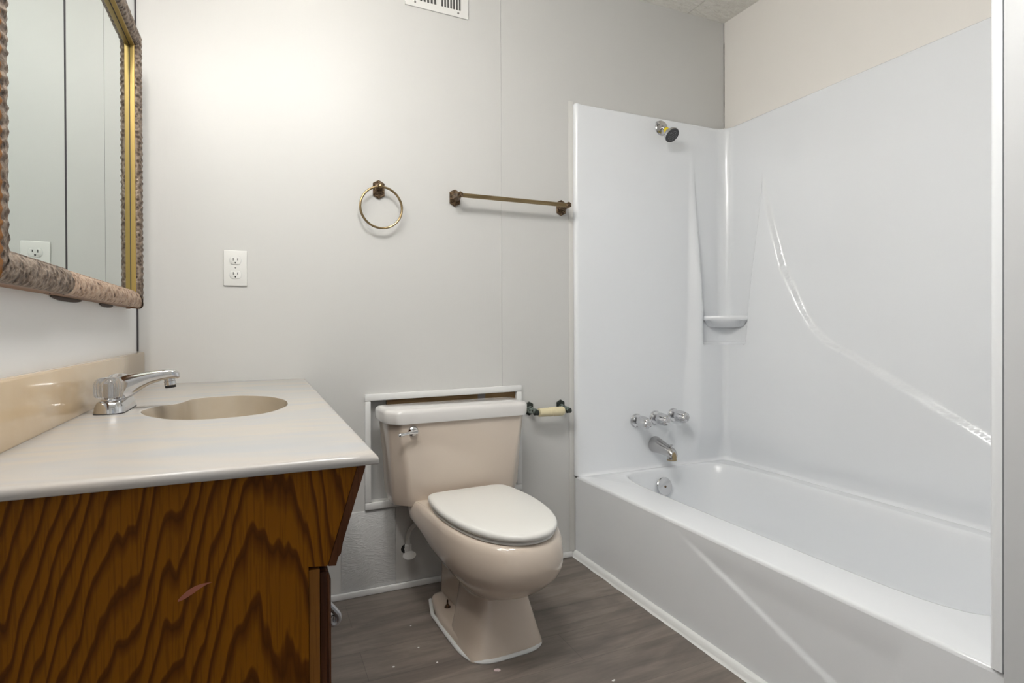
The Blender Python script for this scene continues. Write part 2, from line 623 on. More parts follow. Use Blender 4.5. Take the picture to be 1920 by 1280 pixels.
board('trim_4', [(0.687, 0.693), (1.303, 0.700), (1.303, 0.7245), (0.687, 0.717)], 'white horizontal trim board above the toilet tank')
board('trim_5', [(0.686, 0.331), (0.708, 0.331), (0.708, 0.6925), (0.688, 0.6925)], 'white vertical trim board left of the toilet tank')
board('trim_6', [(1.280, 0.331), (1.303, 0.331), (1.303, 0.6995), (1.280, 0.6995)], 'white vertical trim board right of the toilet tank')
board('trim_7', [(0.686, 0.304), (1.303, 0.308), (1.303, 0.3305), (0.686, 0.3295)], 'white horizontal trim board below the toilet tank')
b = MB()
b.box((0.604, -0.004, 0.0225), (0.795, -0.0002, 0.300), 0.001)
struct(b, 'trim_8', M['plaster'], 'square of brushed white plaster on the wall beside the toilet', 'wall patch')
b = MB()
b.box((0.797, -0.003, 0.0225), (1.20, -0.0002, 0.302), 0.001)
struct(b, 'trim_9', M['wall'], 'smooth white wall panel behind the toilet base', 'wall patch')
b = MB()
b.box((1.524, -0.0025, 0.022), (1.5465, -0.0002, 1.895), 0.001)
struct(b, 'trim_10', M['yellowed_caulk'], 'cream caulk strip where the tub surround meets the back wall', 'trim')

# ------------------------------------------------------------------ bathtub and shower unit
tub = thing('bathtub', 'white fibreglass bathtub and shower unit in the right alcove', 'bathtub', (1.96, -0.76, 0))
TX0, TX1, TY0, TY1 = 1.553, 2.357, -1.484, -0.022      # inner faces of the surround
CR = 0.055
ZR, ZT = 0.335, 1.885


def xl(z):
    return interp(z, [(0.335, 2.095), (0.646, 2.10), (0.888, 2.13), (1.79, 2.150)])


def curve_y(z):   # ledge on the long wall
    return interp(-z, [(-1.80, -0.245), (-1.615, -0.245), (-1.49, -0.273), (-1.204, -0.36), (-1.012, -0.456), (-0.955, -0.495), (-0.912, -0.539), (-0.88, -0.585),
                       (-0.853, -0.648), (-0.751, -0.84), (-0.634, -1.054), (-0.45, -1.40), (-0.335, -1.62)])


def niche_x(z):
    return interp(z, [(0.87, 2.200), (1.0, 2.198), (1.72, 2.169), (1.80, 2.160)])


def niche_y(z):
    return interp(z, [(0.87, -0.173), (1.0, -0.188), (1.60, -0.250), (1.80, -0.262)])


def hgt(z):
    return 0.034 * sst((1.80 - z) / 0.75) * lerp(0.15, 1.0, sst((z - ZR) / 0.16))


def side_h(z):
    return min(hgt(z), 0.019)


path = []     # (x, y, nx, ny, tag)


def arc(cx, cy, r, a0, a1, k):
    for i in range(k + 1):
        a = R(lerp(a0, a1, i / k))
        path.append((cx + r * math.cos(a), cy + r * math.sin(a), -math.cos(a), -math.sin(a), 'arc'))


def inv(cx, cy, r, a0, a1, k):
    for i in range(k + 1):
        a = R(lerp(a0, a1, i / k))
        path.append((cx + r * math.cos(a), cy + r * math.sin(a), math.cos(a), math.sin(a), 'end'))


path.append((1.547, -0.001, -1, 0, 'end'))
inv(1.547 + 0.014, TY1 + 0.014, 0.014, 180, 270, 6)
x = 1.58
while x < TX1 - CR - 0.001:
    path.append((x, TY1, 0, -1, 'back'))
    x += 0.005 if x > 2.07 else 0.04
arc(TX1 - CR, TY1 - CR, CR, 90, 0, 12)
y = TY1 - CR - 0.004
while y > TY0 + CR:
    path.append((TX1, y, -1, 0, 'side'))
    y -= 0.0035 if y > -0.34 else (0.007 if y > -0.75 else 0.014)
arc(TX1 - CR, TY0 + CR, CR, 0, -90, 10)
for x in (2.2, 1.9, 1.6):
    path.append((x, TY0, 0, 1, 'near'))
inv(1.547 + 0.014, TY0 - 0.014, 0.014, 90, 180, 6)
path.append((1.547, -1.5065, -1, 0, 'end'))
path.append((1.560, -1.5082, -1, 0, 'end'))


def disp(px, py, t, z):
    if t in ('end', 'near'):
        return 0.0
    h = hgt(z)
    nich = 0.0
    if t == 'back':
        d = sst((px - (xl(z) - 0.004)) / max(0.012, niche_x(z) - 0.012 - xl(z)))
        d *= h
        nz_ = sst((px - (niche_x(z) - 0.007)) / 0.014)
    elif t == 'side':
        d = lerp(side_h(z), h, sst((py + 0.55) / 0.3)) * sst((py - (curve_y(z) - 0.003)) / 0.011)
        nz_ = sst((py - niche_y(z) + 0.002) / 0.015)
    else:
        if py < -0.7:
            return 0.012 * (1 if curve_y(z) < -1.3 else 0)
        d, nz_ = h, 1.0
    zin = sst((z - 0.874) / 0.010) * (1 - sst((z - 1.80) / 0.05))
    return d * (1 - nz_ * zin)


zs = []
z = ZR
while z < ZT - 0.02:
    zs.append(z)
    z += 0.007 if 0.55 < z < 1.25 else (0.003 if z < 0.352 else 0.018)
zs.append(ZT - 0.012)
rows = []
for z in zs:
    row = []
    cove = 0.014 * (1 - math.sqrt(max(0, 1 - max(0, 1 - (z - ZR) / 0.014) ** 2)))
    for px_, py_, nx, ny, t in path:
        d = disp(px_, py_, t, z) + (cove if t != 'end' else 0)
        row.append(Vector((px_ + nx * d, py_ + ny * d, z)))
    rows.append(row)
# rolled top
for dz, o_ in ((0.006, -0.002), (0.010, -0.007), (0.012, -0.016)):
    row = []
    for px_, py_, nx, ny, t in path:
        oo = o_ if t != 'end' else o_ * 0.2
        row.append(Vector((min(px_ + nx * oo, XR - 0.001), min(py_ + ny * oo, -0.001), ZT - 0.012 + dz)))
    rows.append(row)
b = MB()
b.grid(rows)
b.build('surround', M['fiberglass'], tub, sharp=60)

# soap shelf in the corner niche
b = MB()
A, Bp = Vector((2.202, TY1 - 0.004)), Vector((TX1 - 0.004, -0.182))
top, bot, fr = [], [], []
nseg = 20
corner = Vector((TX1 - 0.004, TY1 - 0.004))
front = []
for i in range(nseg + 1):
    t = i / nseg
    p = A.lerp(Bp, t)
    nrm = Vector((-0.7, -0.7))
    p = p + nrm * 0.006 * math.sin(PI * t)
    front.append(p)
rings = []
for (s_, zz) in ((0.0, 1.000), (0.86, 1.000), (0.90, 1.004), (0.97, 1.005), (1.0, 1.001), (1.0, 0.990), (0.97, 0.984), (0.88, 0.972), (0.70, 0.957), (0.40, 0.950), (0.0, 0.950)):
    rings.append([Vector((*corner.lerp(p, s_), zz if s_ < 0.87 or zz > 0.98 else zz + (1 - math.sin(PI * i / nseg)) * 0.020)) for i, p in enumerate(front)])
b.grid(rings)
b.build('soap_shelf', M['fiberglass'], tub, sharp=50)

# tub basin with rim
b = MB()
cx, cy = 1.996, -0.728
hx, hy = 0.290, 0.672
NN = 144
X0, X1, Y0, Y1 = TX0, TX1 + 0.012, TY0 - 0.024, TY1 + 0.012
angs = [2 * PI * i / NN for i in range(NN)]
for qx in (X0, X1):
    for qy in (Y0, Y1):
        a = math.atan2(qy - cy, qx - cx) % (2 * PI)
        k = min(range(NN), key=lambda i: abs(angs[i] - a))
        angs[k] = a


def rect_pt(a, ins):
    dx, dy = math.cos(a), math.sin(a)
    t = 1e9
    for lim, d, c0 in ((X0 + ins, dx, cx), (X1 - ins, dx, cx)):
        if abs(d) > 1e-9 and (lim - c0) / d > 0:
            t = min(t, (lim - c0) / d)
    for lim, d, c0 in ((Y0 + ins, dy, cy), (Y1 - ins, dy, cy)):
        if abs(d) > 1e-9 and (lim - c0) / d > 0:
            t = min(t, (lim - c0) / d)
    return (cx + dx * t, cy + dy * t)


def sup_pt(a, hx, hy, n, ox=0, oy=0):
    dx, dy = math.cos(a), math.sin(a)
    r = (abs(dx / hx) ** n + abs(dy / hy) ** n) ** (-1 / n)
    return (cx + ox + dx * r, cy + oy + dy * r)


rings = []
for ins, zz in ((0, 0.325), (0.0012, 0.3300), (0.004, 0.3338), (0.009, 0.3355)):
    rings.append([Vector((*rect_pt(a, ins), zz)) for a in angs])
for k, zz in ((1.035, 0.335), (1.015, 0.3345), (1.0, 0.330), (0.985, 0.320)):
    rings.append([Vector((*sup_pt(a, hx * k, hy * (1 + (k - 1) * 0.4), 6.5), zz)) for a in angs])
for kx, ky, zz, n, oy in ((0.95, 0.978, 0.28, 6, 0.0), (0.92, 0.960, 0.20, 5, 0.0), (0.88, 0.92, 0.11, 4.4, 0.012), (0.83, 0.88, 0.07, 4, 0.02), (0.70, 0.80, 0.052, 4, 0.03), (0.35, 0.5, 0.047, 3.5, 0.04), (0.05, 0.08, 0.045, 3, 0.05)):
    rings.append([Vector((*sup_pt(a, hx * kx, hy * ky, n, 0, oy), zz)) for a in angs])
b.loft(rings, True, False, True)
b.build('tub_basin', M['fiberglass'], tub, sharp=60)

# apron with its shallow facet
b = MB()
rows = []
ny_, nz_ = 190, 44
A0, A1 = Vector((-0.505, 0.345)), Vector((-1.167, 0.122))
dA = (A1 - A0).normalized()
nA = Vector((dA.y, -dA.x))
if nA.y < 0:
    nA = -nA
B0, B1 = Vector((-1.350, 0.345)), Vector((-1.318, 0.20))
dB = (B1 - B0).normalized()
nB = Vector((-dB.y, dB.x))
if nB.x < 0:
    nB = -nB
for i in range(ny_ + 1):
    y = lerp(-1.5080, -0.001, i / ny_)
    row = []
    for j in range(nz_ + 1):
        z = lerp(0.0, 0.325, j / nz_)
        P = Vector((y, z))
        a = sst((P - A0).dot(nA) / 0.009)
        bb = sst((P - B0).dot(nB) / 0.008)
        e = 1 - sst((z - 0.245) / 0.080) ** 0.7
        row.append(Vector((TX0 + 0.0050 * a * bb * e, y, z)))
    rows.append(row)
b.grid(rows)
b.build('apron', M['fiberglass'], tub, sharp=60)

# ------------------------------------------------------------------ shower and tub fittings
YW = TY1
sh = thing('shower_head', 'chrome shower head with dark grey face and yellow thread tape', 'shower head', (1.985, YW, 1.845))
b = MB()
fl = frame_to((1.985, YW - 0.0006, 1.838), (0, -1, 0))
b.lathe([(0.033, 0), (0.033, 0.003), (0.030, 0.007), (0.018, 0.010), (0.012, 0.011)], fl, 32)
b.build('flange', M['dull_chrome'], sh)
b = MB()
armp = spline([(1.985, YW - 0.007, 1.838), (1.985, YW - 0.016, 1.837), (1.984, YW - 0.028, 1.829), (1.983, YW - 0.037, 1.819)], False, 5)
b.tube(armp, 0.009, 14)
b.build('shower_arm', M['chrome'], sh)
b = MB()
d = Vector((0.10, -0.70, -0.70)).normalized()
p0 = Vector((1.983, YW - 0.034, 1.822))
b.lathe([(0.0115, 0), (0.0120, 0.003), (0.0120, 0.013), (0.0115, 0.016)], frame_to(p0, d), 20)
b.build('thread_tape', M['yellow'], sh)
b = MB()
p1 = p0 + d * 0.014
b.lathe([(0.010, 0), (0.013, 0.003), (0.014, 0.008), (0.013, 0.011), (0.022, 0.017), (0.031, 0.025), (0.0335, 0.032), (0.033, 0.038)], frame_to(p1, d), 32)
hd = b.build('head', M['chrome'], sh)
b = MB()
p2 = p1 + d * 0.036
b.lathe([(0.0322, 0), (0.0322, 0.004), (0.029, 0.006), (0.0275, 0.0055)], frame_to(p2, d), 32)
face = b.build('nozzle_face', M['rubber'], hd)
b = MB()
fm = frame_to(p2 + d * 0.0055, d)
for rr, k in ((0.0, 1), (0.007, 6), (0.014, 12), (0.0205, 18)):
    for i in range(k):
        a = 2 * PI * i / k + rr * 30
        b.lathe([(0.0011, 0), (0.0008, 0.0015)], fm @ Matrix.Translation((rr * math.cos(a), rr * math.sin(a), 0)), 6)
b.build('nozzles', M['nozzle'], hd)
b = MB()
b.lathe([(0.006, 0), (0.0075, 0.004), (0.0075, 0.014), (0.005, 0.017)], frame_to((1.962, YW - 0.014, 1.850), (-1, -0.25, 0.1)), 16)
b.build('arm_nut', M['dull_chrome'], sh)

tf = thing('tub_faucet', 'chrome tub faucet set with three fluted knobs above a spout', 'faucet', (1.945, YW, 0.43))
for i, (hx_, hz_, lab) in enumerate(((1.846, 0.547, 'chrome fluted tub valve knob nearest the tub front'), (1.947, 0.5535, 'chrome fluted tub valve knob in the middle, above the spout'),
                                     (2.047, 0.559, 'chrome fluted tub valve knob nearest the soap niche corner'))):
    fm = frame_to((hx_, YW - 0.0006, hz_), (0, -1, 0), (0, 0, 1))
    b = MB()

    def fl8(a, h):
        return 1.0 + 0.10 * math.cos(8 * a) * (0.4 + 0.6 * sst((h - 0.02) / 0.04))
    b.lathe([(0.011, 0.026), (0.021, 0.028), (0.0250, 0.035), (0.0255, 0.046), (0.0240, 0.066), (0.0205, 0.084), (0.0160, 0.090), (0.0118, 0.092)], fm, 64, 0, fl8)
    kn = b.build('knob', M['chrome'], tf)
    b = MB()
    b.lathe([(0.031, 0), (0.031, 0.003), (0.027, 0.009), (0.016, 0.013), (0.010, 0.014)], fm, 32)
    b.build('escutcheon', M['chrome'], kn)
    b = MB()
    b.lathe([(0.0095, 0.010), (0.0095, 0.030)], fm, 16)
    b.build('stem', M['dull_chrome'], kn)
    b = MB()
    b.lathe([(0.0098, 0.0915), (0.0098, 0.0932), (0.007, 0.0938)], fm, 24)
    b.build('index_button', M['dull_chrome'], kn)

b = MB()
rings = []
for (yy, zc, rx, rz_) in ((0.0006, 0.436, 0.034, 0.036), (0.006, 0.436, 0.034, 0.036), (0.035, 0.433, 0.030, 0.031), (0.075, 0.427, 0.025, 0.025), (0.100, 0.423, 0.0235, 0.0235), (0.118, 0.418, 0.022, 0.022), (0.130, 0.410, 0.018, 0.017)):
    ring = []
    for k in range(28):
        a = 2 * PI * k / 28
        ring.append(Vector((1.945 + rx * math.cos(a), YW - yy, zc + rz_ * math.sin(a))))
    rings.append(ring)
b.loft(rings)
sp = b.build('spout', M['dull_chrome'], tf)
b = MB()
rings = []
for (zz, yc, rx, ry) in ((0.425, -0.108, 0.017, 0.018), (0.408, -0.113, 0.019, 0.020), (0.395, -0.115, 0.0195, 0.020), (0.389, -0.115, 0.0195, 0.020)):
    rings.append([Vector((1.945 + rx * math.cos(2 * PI * k / 24), YW + yc + ry * math.sin(2 * PI * k / 24), zz)) for k in range(24)])
b.loft(rings)
b.build('outlet_lip', M['dull_chrome'], sp)
b = MB()
for (zz0, zz1, g) in ((0.3885, 0.393, 0.0203),):
    rings = [[Vector((1.945 + g * math.cos(2 * PI * k / 24), YW - 0.115 + (g + 0.0005) * math.sin(2 * PI * k / 24), zz)) for k in range(24)] for zz in (zz0, zz1)]
    b.loft(rings)
rows = []
for j in range(7):
    zz = lerp(0.393, 0.424, j / 6)
    yb = -0.1345 if zz < 0.405 else lerp(-0.1345, -0.128, (zz - 0.405) / 0.02)
    rows.append([Vector((1.945 + 0.0145 * math.sin(t_), YW + yb + 0.012 * (1 - math.cos(t_)) - 0.0022, zz)) for t_ in [lerp(-0.9, 1.1, q_ / 8) for q_ in range(9)]])
b.grid(rows)
b.build('mineral_stain', M['rust'], sp)
b = MB()
b.lathe([(0.004, 0), (0.004, 0.010), (0.008, 0.012), (0.008, 0.016), (0.005, 0.017)], frame_to((1.945, YW - 0.112, 0.437), (0, 0, 1)), 16)
b.build('diverter_knob', M['chrome'], sp)

b = MB()
ov = thing('overflow_plate', 'round chrome overflow plate inside the tub below the spout', 'overflow plate', (1.955, -0.090, 0.258))
dn = Vector((0, -1, 0.22)).normalized()
fm = frame_to((1.950, -0.0815, 0.262), dn)
b.lathe([(0.040, 0), (0.040, 0.002), (0.037, 0.0055), (0.031, 0.007), (0.004, 0.0075)], fm, 40)
b.build('plate', M['chrome'], ov)
b = MB()
b.lathe([(0.005, 0.0072), (0.005, 0.009), (0.003, 0.010)], fm, 12)
b.build('screw', M['brass_dark'], ov)

# ------------------------------------------------------------------ toilet
toi = thing('toilet', 'beige two piece toilet with white seat against the back wall', 'toilet', (0.980, 0.0, 0.0), R(3.0), None, True)


def section(z, hw, yf, yb, n=2.6, k=48, wide=0.45, nb=None):
    """egg-like section: widest part at fraction 'wide' from the back"""
    yc = lerp(yb, yf, wide)
    out = []
    for i in range(k):
        a = 2 * PI * i / k
        c, s_ = math.cos(a), math.sin(a)
        nn = (nb or n) if s_ > 0 else n
        e = 2.0 / nn
        wk = 1.0 if z <= 0.18 else (lerp(0.925, 1.07, sst(s_ * 1.2)) if s_ > 0 and z > 0.29 else 0.925)
        px_ = hw * wk * math.copysign(abs(c) ** e, c) - (0.005 if z > 0.18 else 0.0)
        ln = (yb - yc) if s_ > 0 else (yc - yf)
        out.append(Vector((px_, yc + ln * math.copysign(abs(s_) ** e, s_), z)))
    return out


half = [(0.0, -0.226), (0.075, -0.226), (0.120, -0.230), (0.146, -0.246), (0.158, -0.283), (0.167, -0.355), (0.169, -0.42), (0.163, -0.495), (0.148, -0.572), (0.121, -0.640), (0.082, -0.690), (0.041, -0.715)]
loop = half + [(0.0, -0.722)] + [(-x_, y_) for x_, y_ in half[:0:-1]]
seat_loop = spline([(x_, y_, 0) for x_, y_ in loop], True, 4)
sc = Vector((0, -0.47, 0))


def seat_ring(k, z, dy=0.0):
    return [Vector((sc.x - 0.006 + (p.x) * k * 0.935, sc.y + (p.y - sc.y) * k + dy, z)) for p in seat_loop]


# bowl and pedestal as one body
b = MB()
rings = []
rings.append(section(0.364, 0.105, -0.63, -0.30, 2.3))
rings.append(section(0.374, 0.150, -0.70, -0.235, 2.3))
for (z, hw, yf, yb, n, nb) in ((0.374, 0.170, -0.712, -0.125, 2.3, 9), (0.369, 0.177, -0.721, -0.118, 2.3, 9), (0.352, 0.182, -0.730, -0.115, 2.3, 8), (0.318, 0.184, -0.735, -0.130, 2.3, 7), (0.285, 0.181, -0.730, -0.165, 2.3, 5),
                               (0.262, 0.173, -0.717, -0.200, 2.3, 4.5), (0.248, 0.164, -0.702, -0.225, 2.3, 4), (0.228, 0.149, -0.680, -0.255, 2.25, 3.5), (0.206, 0.131, -0.650, -0.275, 2.25, 3.2), (0.188, 0.112, -0.612, -0.29, 2.3, 3.2),
                               (0.176, 0.099, -0.575, -0.31, 2.6, 3.2), (0.168, 0.092, -0.545, -0.325, 3.2, 3.4), (0.155, 0.088, -0.531, -0.33, 4.0, 3.6), (0.110, 0.097, -0.541, -0.335, 4.6, 4.0), (0.060, 0.109, -0.552, -0.34, 4.8, 4.2), (0.022, 0.120, -0.562, -0.34, 4.8, 4.2),
                               (0.010, 0.124, -0.566, -0.34, 4.8, 4.2), (0.0, 0.125, -0.567, -0.34, 4.8, 4.2)):
    rings.append(section(z, hw, yf, yb, n, 48, 0.5, nb))
b.loft(rings, True, True, True)
# foot flange at the back of the pedestal
fo = []
for z, k in ((0.0, 1.0), (0.018, 1.0), (0.026, 0.96), (0.030, 0.88)):
    fo.append([Vector((p.x * k, -0.33 + (p.y + 0.33) * k, z)) for p in rounded([(-0.122, -0.47), (-0.128, -0.30), (-0.098, -0.13), (0.098, -0.13), (0.128, -0.30), (0.122, -0.47)], 0.03)])
b.loft(fo)
# trapway behind the pedestal
tr = []
for z, hw in ((0.01, 0.060), (0.10, 0.056), (0.19, 0.062), (0.28, 0.085)):
    tr.append([Vector((p.x, p.y, z)) for p in rounded([(-hw, -0.37), (hw, -0.37), (hw, -0.10), (-hw, -0.10)], 0.04)])
b.loft(tr)
bowl = b.build('bowl', M['porcelain'], toi, sharp=50)
b = MB()
outl = section(0.0, 0.125, -0.567, -0.166, 4.2, 64, 0.5, 3.0)
pts = [Vector((p.x * 1.03, -0.36 + (p.y + 0.36) * 1.02, 0.003)) for p in outl if p.y < -0.28]
pts.sort(key=lambda p: math.atan2(p.x, -(p.y + 0.28)))
pts = [Vector((-0.100, -0.135, 0.003)), Vector((-0.128, -0.24, 0.003)), *pts, Vector((0.128, -0.24, 0.003)), Vector((0.100, -0.135, 0.003))]
b.tube(pts, 0.0065, 8)
b.build('caulk_bead', M['caulk'], bowl)
for sx in (-1, 1):
    b = MB()
    fm = frame_to((sx * 0.088 + 0.004, -0.262, 0.0285), (0, 0, 1))
    b.lathe([(0.011, 0), (0.011, 0.002), (0.0065, 0.003), (0.006, 0.009), (0.003, 0.010), (0.0028, 0.024), (0.0015, 0.026)], fm, 14)
    b.build('bolt', M['brass_dark'], bowl)

# tank
b = MB()
rings = []
for z, hwb, hwf, y0, y1, r in ((0.350, 0.208, 0.166, -0.175, -0.060, 0.02), (0.357, 0.230, 0.184, -0.190, -0.045, 0.015), (0.385, 0.238, 0.191, -0.197, -0.040, 0.012), (0.50, 0.243, 0.205, -0.204, -0.037, 0.012), (0.60, 0.252, 0.220, -0.208, -0.035, 0.012), (0.643, 0.256, 0.226, -0.209, -0.035, 0.012)):
    ch = 0.045
    rings.append([Vector((p.x, p.y, z)) for p in rounded([(-hwf, y0), (hwf, y0), (hwb, y0 + ch), (hwb, y1), (-hwb, y1), (-hwb, y0 + ch)], r)])
b.loft(rings)
tank = b.build('tank', M['porcelain'], toi, sharp=45)
b = MB()
rings = []
poly = [(-0.236, -0.219), (0.236, -0.219), (0.268, -0.172), (0.268, -0.030), (-0.268, -0.030), (-0.268, -0.172)]
for z, ins in ((0.640, 0.004), (0.637, 0.0015), (0.643, 0.0), (0.669, 0.0), (0.677, 0.003), (0.682, 0.010), (0.684, 0.022)):
    k = 1 - ins / 0.13
    rings.append([Vector((p.x * (1 - ins / 0.268), -0.125 + (p.y + 0.125) * k, z)) for p in rounded(poly, [0.016] * 6)])
b.loft(rings)
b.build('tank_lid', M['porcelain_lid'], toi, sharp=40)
b = MB()
lv = Vector((-0.182, -0.2095, 0.612))
b.lathe([(0.017, 0), (0.017, 0.004), (0.013, 0.009), (0.009, 0.011)], frame_to(lv + Vector((0, 0.0015, 0)), (0, -1, 0)), 24)
b.tube([lv + Vector((0, -0.008, 0)), lv + Vector((0, -0.020, 0.001))], 0.0075, 12)
b.tube(spline([lv + Vector((0.006, -0.019, 0.001)), lv + Vector((-0.012, -0.022, 0.0)), lv + Vector((-0.034, -0.024, -0.003)), lv + Vector((-0.056, -0.026, -0.005))], False, 5), [0.0095, 0.0092, 0.0085, 0.0075, 0.0068, 0.006, 0.0055, 0.0052, 0.005, 0.005, 0.0052, 0.0055, 0.0058, 0.0058, 0.0055, 0.004], 12)
b.build('flush_lever', M['chrome'], toi)
# seat ring and lid
b = MB()
rings = [seat_ring(k, z) for k, z in ((0.62, 0.3765), (0.62, 0.3830), (0.95, 0.3845), (0.972, 0.3830), (0.980, 0.3800), (0.975, 0.3765), (0.62, 0.3758))]
b.loft(rings, True, False, False)
b.build('seat', M['seat'], toi, sharp=50)
b = MB()
rings = [seat_ring(k, z, -0.002) for k, z in ((0.90, 0.3872), (0.985, 0.3870), (1.003, 0.3895), (1.010, 0.3950), (1.006, 0.4010), (0.985, 0.4055), (0.94, 0.4075), (0.6, 0.4090), (0.2, 0.4095))]
b.loft(rings, True, True, True)
b.build('seat_cover', M['seat'], toi, sharp=50)
for sx in (-1, 1):
    b = MB()
    b.lathe([(0.009, -0.016), (0.009, 0.016)], frame_to((sx * 0.075, -0.232, 0.386), (1, 0, 0)), 14)
    b.box((sx * 0.075 - 0.010, -0.243, 0.3735), (sx * 0.075 + 0.010, -0.222, 0.385), 0.003)
    b.build('hinge', M['seat'], toi)

# supply line
sv = thing('water_supply_valve', 'white shutoff valve with supply hose on wall left of toilet base', 'valve', (0.835, 0, 0.12))
b = MB()
b.lathe([(0.0165, 0), (0.015, 0.0015), (0.010, 0.002)], frame_to((0.832, -0.003, 0.143), (0, -1, 0)), 20)
b.build('wall_hole', M['dark'], sv)
b = MB()
b.lathe([(0.009, 0), (0.009, 0.022), (0.0125, 0.023), (0.0125, 0.036), (0.009, 0.037)], frame_to((0.836, -0.003, 0.143), (0, -1, 0)), 18)
b.lathe([(0.012, -0.008), (0.0125, 0.0), (0.013, 0.010), (0.0125, 0.026), (0.009, 0.028)], frame_to((0.836, -0.028, 0.140), (0, 0, 1)), 8)
b.build('valve_body', M['white_plastic'], sv)
b = MB()
fm = frame_to((0.836, -0.036, 0.127), (0.05, -0.85, 0.5)) @ Matrix.Diagonal((0.75, 1.25, 1, 1))
b.lathe([(0.012, 0), (0.019, 0.004), (0.0205, 0.010), (0.019, 0.015), (0.012, 0.017)], fm, 28)
b.build('valve_handle', M['white_plastic'], sv)
b = MB()
b.tube(spline([(0.836, -0.028, 0.165), (0.836, -0.029, 0.195), (0.842, -0.031, 0.218), (0.858, -0.033, 0.236), (0.878, -0.037, 0.246), (0.886, -0.045, 0.262), (0.876, -0.058, 0.290), (0.868, -0.066, 0.320), (0.866, -0.068, 0.3475)], False, 6), 0.0075, 12)
b.build('supply_hose', M['white_plastic'], sv)

# ------------------------------------------------------------------ vanity
van = thing('vanity_cabinet', 'dark stained oak vanity cabinet with flared top front along the left wall', 'cabinet', (0.2, -0.65, 0))
VY0, VY1 = -1.292, -0.004
prof = [(0.002, 0.0), (0.335, 0.0), (0.335, 0.095), (0.400, 0.095), (0.400, 0.641), (0.424, 0.6385), (0.463, 0.7680), (0.002, 0.7680)]
b = MB()
b.prism(prof, 'y', VY0, VY0 + 0.016)
b.build('side_panel', M['oak'], van)
b = MB()
inn = [(0.003, 0.001), (0.334, 0.001), (0.334, 0.096), (0.398, 0.096), (0.398, 0.642), (0.422, 0.6395), (0.4565, 0.66), (0.003, 0.66)]
inn = [(0.003, 0.001), (0.334, 0.001), (0.334, 0.096), (0.398, 0.096), (0.398, 0.55), (0.003, 0.55)]
b.prism(inn, 'y', VY0 + 0.016, VY1)
b.build('carcass', M['oak'], van)
b = MB()
b.box((0.4003, VY0 + 0.001, 0.095), (0.4140, VY1, 0.636), 0.001)
b.build('face_frame', M['oak_frame'], van)
b = MB()
# angled front above the doors, moulded lower edge
b.prism([(0.4245, 0.6380), (0.4345, 0.6370), (0.4375, 0.648), (0.4410, 0.652), (0.4440, 0.668), (0.4735, 0.7640), (0.4735, 0.7680), (0.4635, 0.7680)], 'y', VY0 - 0.001, VY1, 0.0008)
b.build('angled_front', M['oak_door'], van)
for y0, y1, hy_ in ((VY0 + 0.008, -0.650, -1.20), (-0.642, VY1 - 0.012, -0.10)):
    b = MB()
    b.box((0.4150, y0, 0.130), (0.4235, y1, 0.628), 0.001)
    b.box((0.4235, y0 + 0.004, 0.134), (0.4275, y1 - 0.004, 0.622), 0.002)
    b.box((0.4270, y0 + 0.010, 0.142), (0.4300, y1 - 0.010, 0.614), 0.0015)
    b.box((0.4290, y0 + 0.055, 0.190), (0.4315, y1 - 0.055, 0.570), 0.002)
    dr = b.build('door', M['oak_door'], van)
    b = MB()
    pts = spline([(0.4310, hy_, 0.549), (0.436, hy_, 0.543), (0.4430, hy_, 0.534), (0.4480, hy_, 0.526), (0.4475, hy_, 0.518), (0.4430, hy_, 0.5150), (0.4385, hy_, 0.517), (0.4370, hy_, 0.523), (0.439, hy_, 0.529)], False, 6)
    b.tube(pts, 0.0048, 10)
    b.lathe([(0.010, 0), (0.010, 0.002), (0.006, 0.004)], frame_to((0.4305, hy_, 0.548), (1, 0, 0)), 16)
    b.build('handle', M['wire'], dr)
b = MB()
rows = [[Vector((lerp(0.252, 0.289, i / 14), VY0 - 0.0005, 0.626 + 0.016 * math.sin(i / 14 * 1.5) + sg * 0.0045 * math.sin(PI * min(1, (i + 1) / 15)) * (1.3 - i / 14))) for i in range(15)] for sg in (-1, 0, 1)]
b.grid(rows)
b.build('scrape_mark', M['gouge'], van)

# countertop with basin
ct = thing('vanity_countertop', 'cultured marble vanity top with integral tan oval sink basin', 'countertop', (0.245, -0.65, 0.7685))
ZC = 0.783
bx, by = 0.275, -0.668
rim_pts = [(0.120, -0.680), (0.142, -0.612), (0.172, -0.585), (0.184, -0.545), (0.205, -0.490), (0.285, -0.466), (0.355, -0.512), (0.393, -0.595), (0.402, -0.670), (0.392, -0.750), (0.348, -0.835), (0.265, -0.868), (0.200, -0.848), (0.160, -0.80), (0.133, -0.745)]
dense = spline([(x_, y_, 0) for x_, y_ in rim_pts], True, 12)
pol = sorted((math.atan2(p.y - by, p.x - bx) % (2 * PI), math.hypot(p.x - bx, p.y - by)) for p in dense)
pol = [(pol[-1][0] - 2 * PI, pol[-1][1])] + pol + [(pol[0][0] + 2 * PI, pol[0][1])]
NN = 160
CX0, CX1, CY0, CY1 = 0.001, 0.4895, -1.306, -0.001
angs = [2 * PI * i / NN for i in range(NN)]
for qx in (CX0, CX1):
    for qy in (CY0, CY1):
        a = math.atan2(qy - by, qx - bx) % (2 * PI)
        k = min(range(NN), key=lambda i: abs(angs[i] - a))
        angs[k] = a


def crect(a, ins):
    dx, dy = math.cos(a), math.sin(a)
    t = 1e9
    for lo, hi, d, c0 in ((CX0, CX1, dx, bx), (CY0, CY1, dy, by)):
        lim = hi - ins if d > 0 else lo + ins
        if abs(d) > 1e-9:
            t = min(t, (lim - c0) / d)
    return Vector((bx + dx * t, by + dy * t, 0))


def crim(a, k, z):
    r = interp(a, pol) * k
    return Vector((bx + r * math.cos(a), by + r * math.sin(a), z))


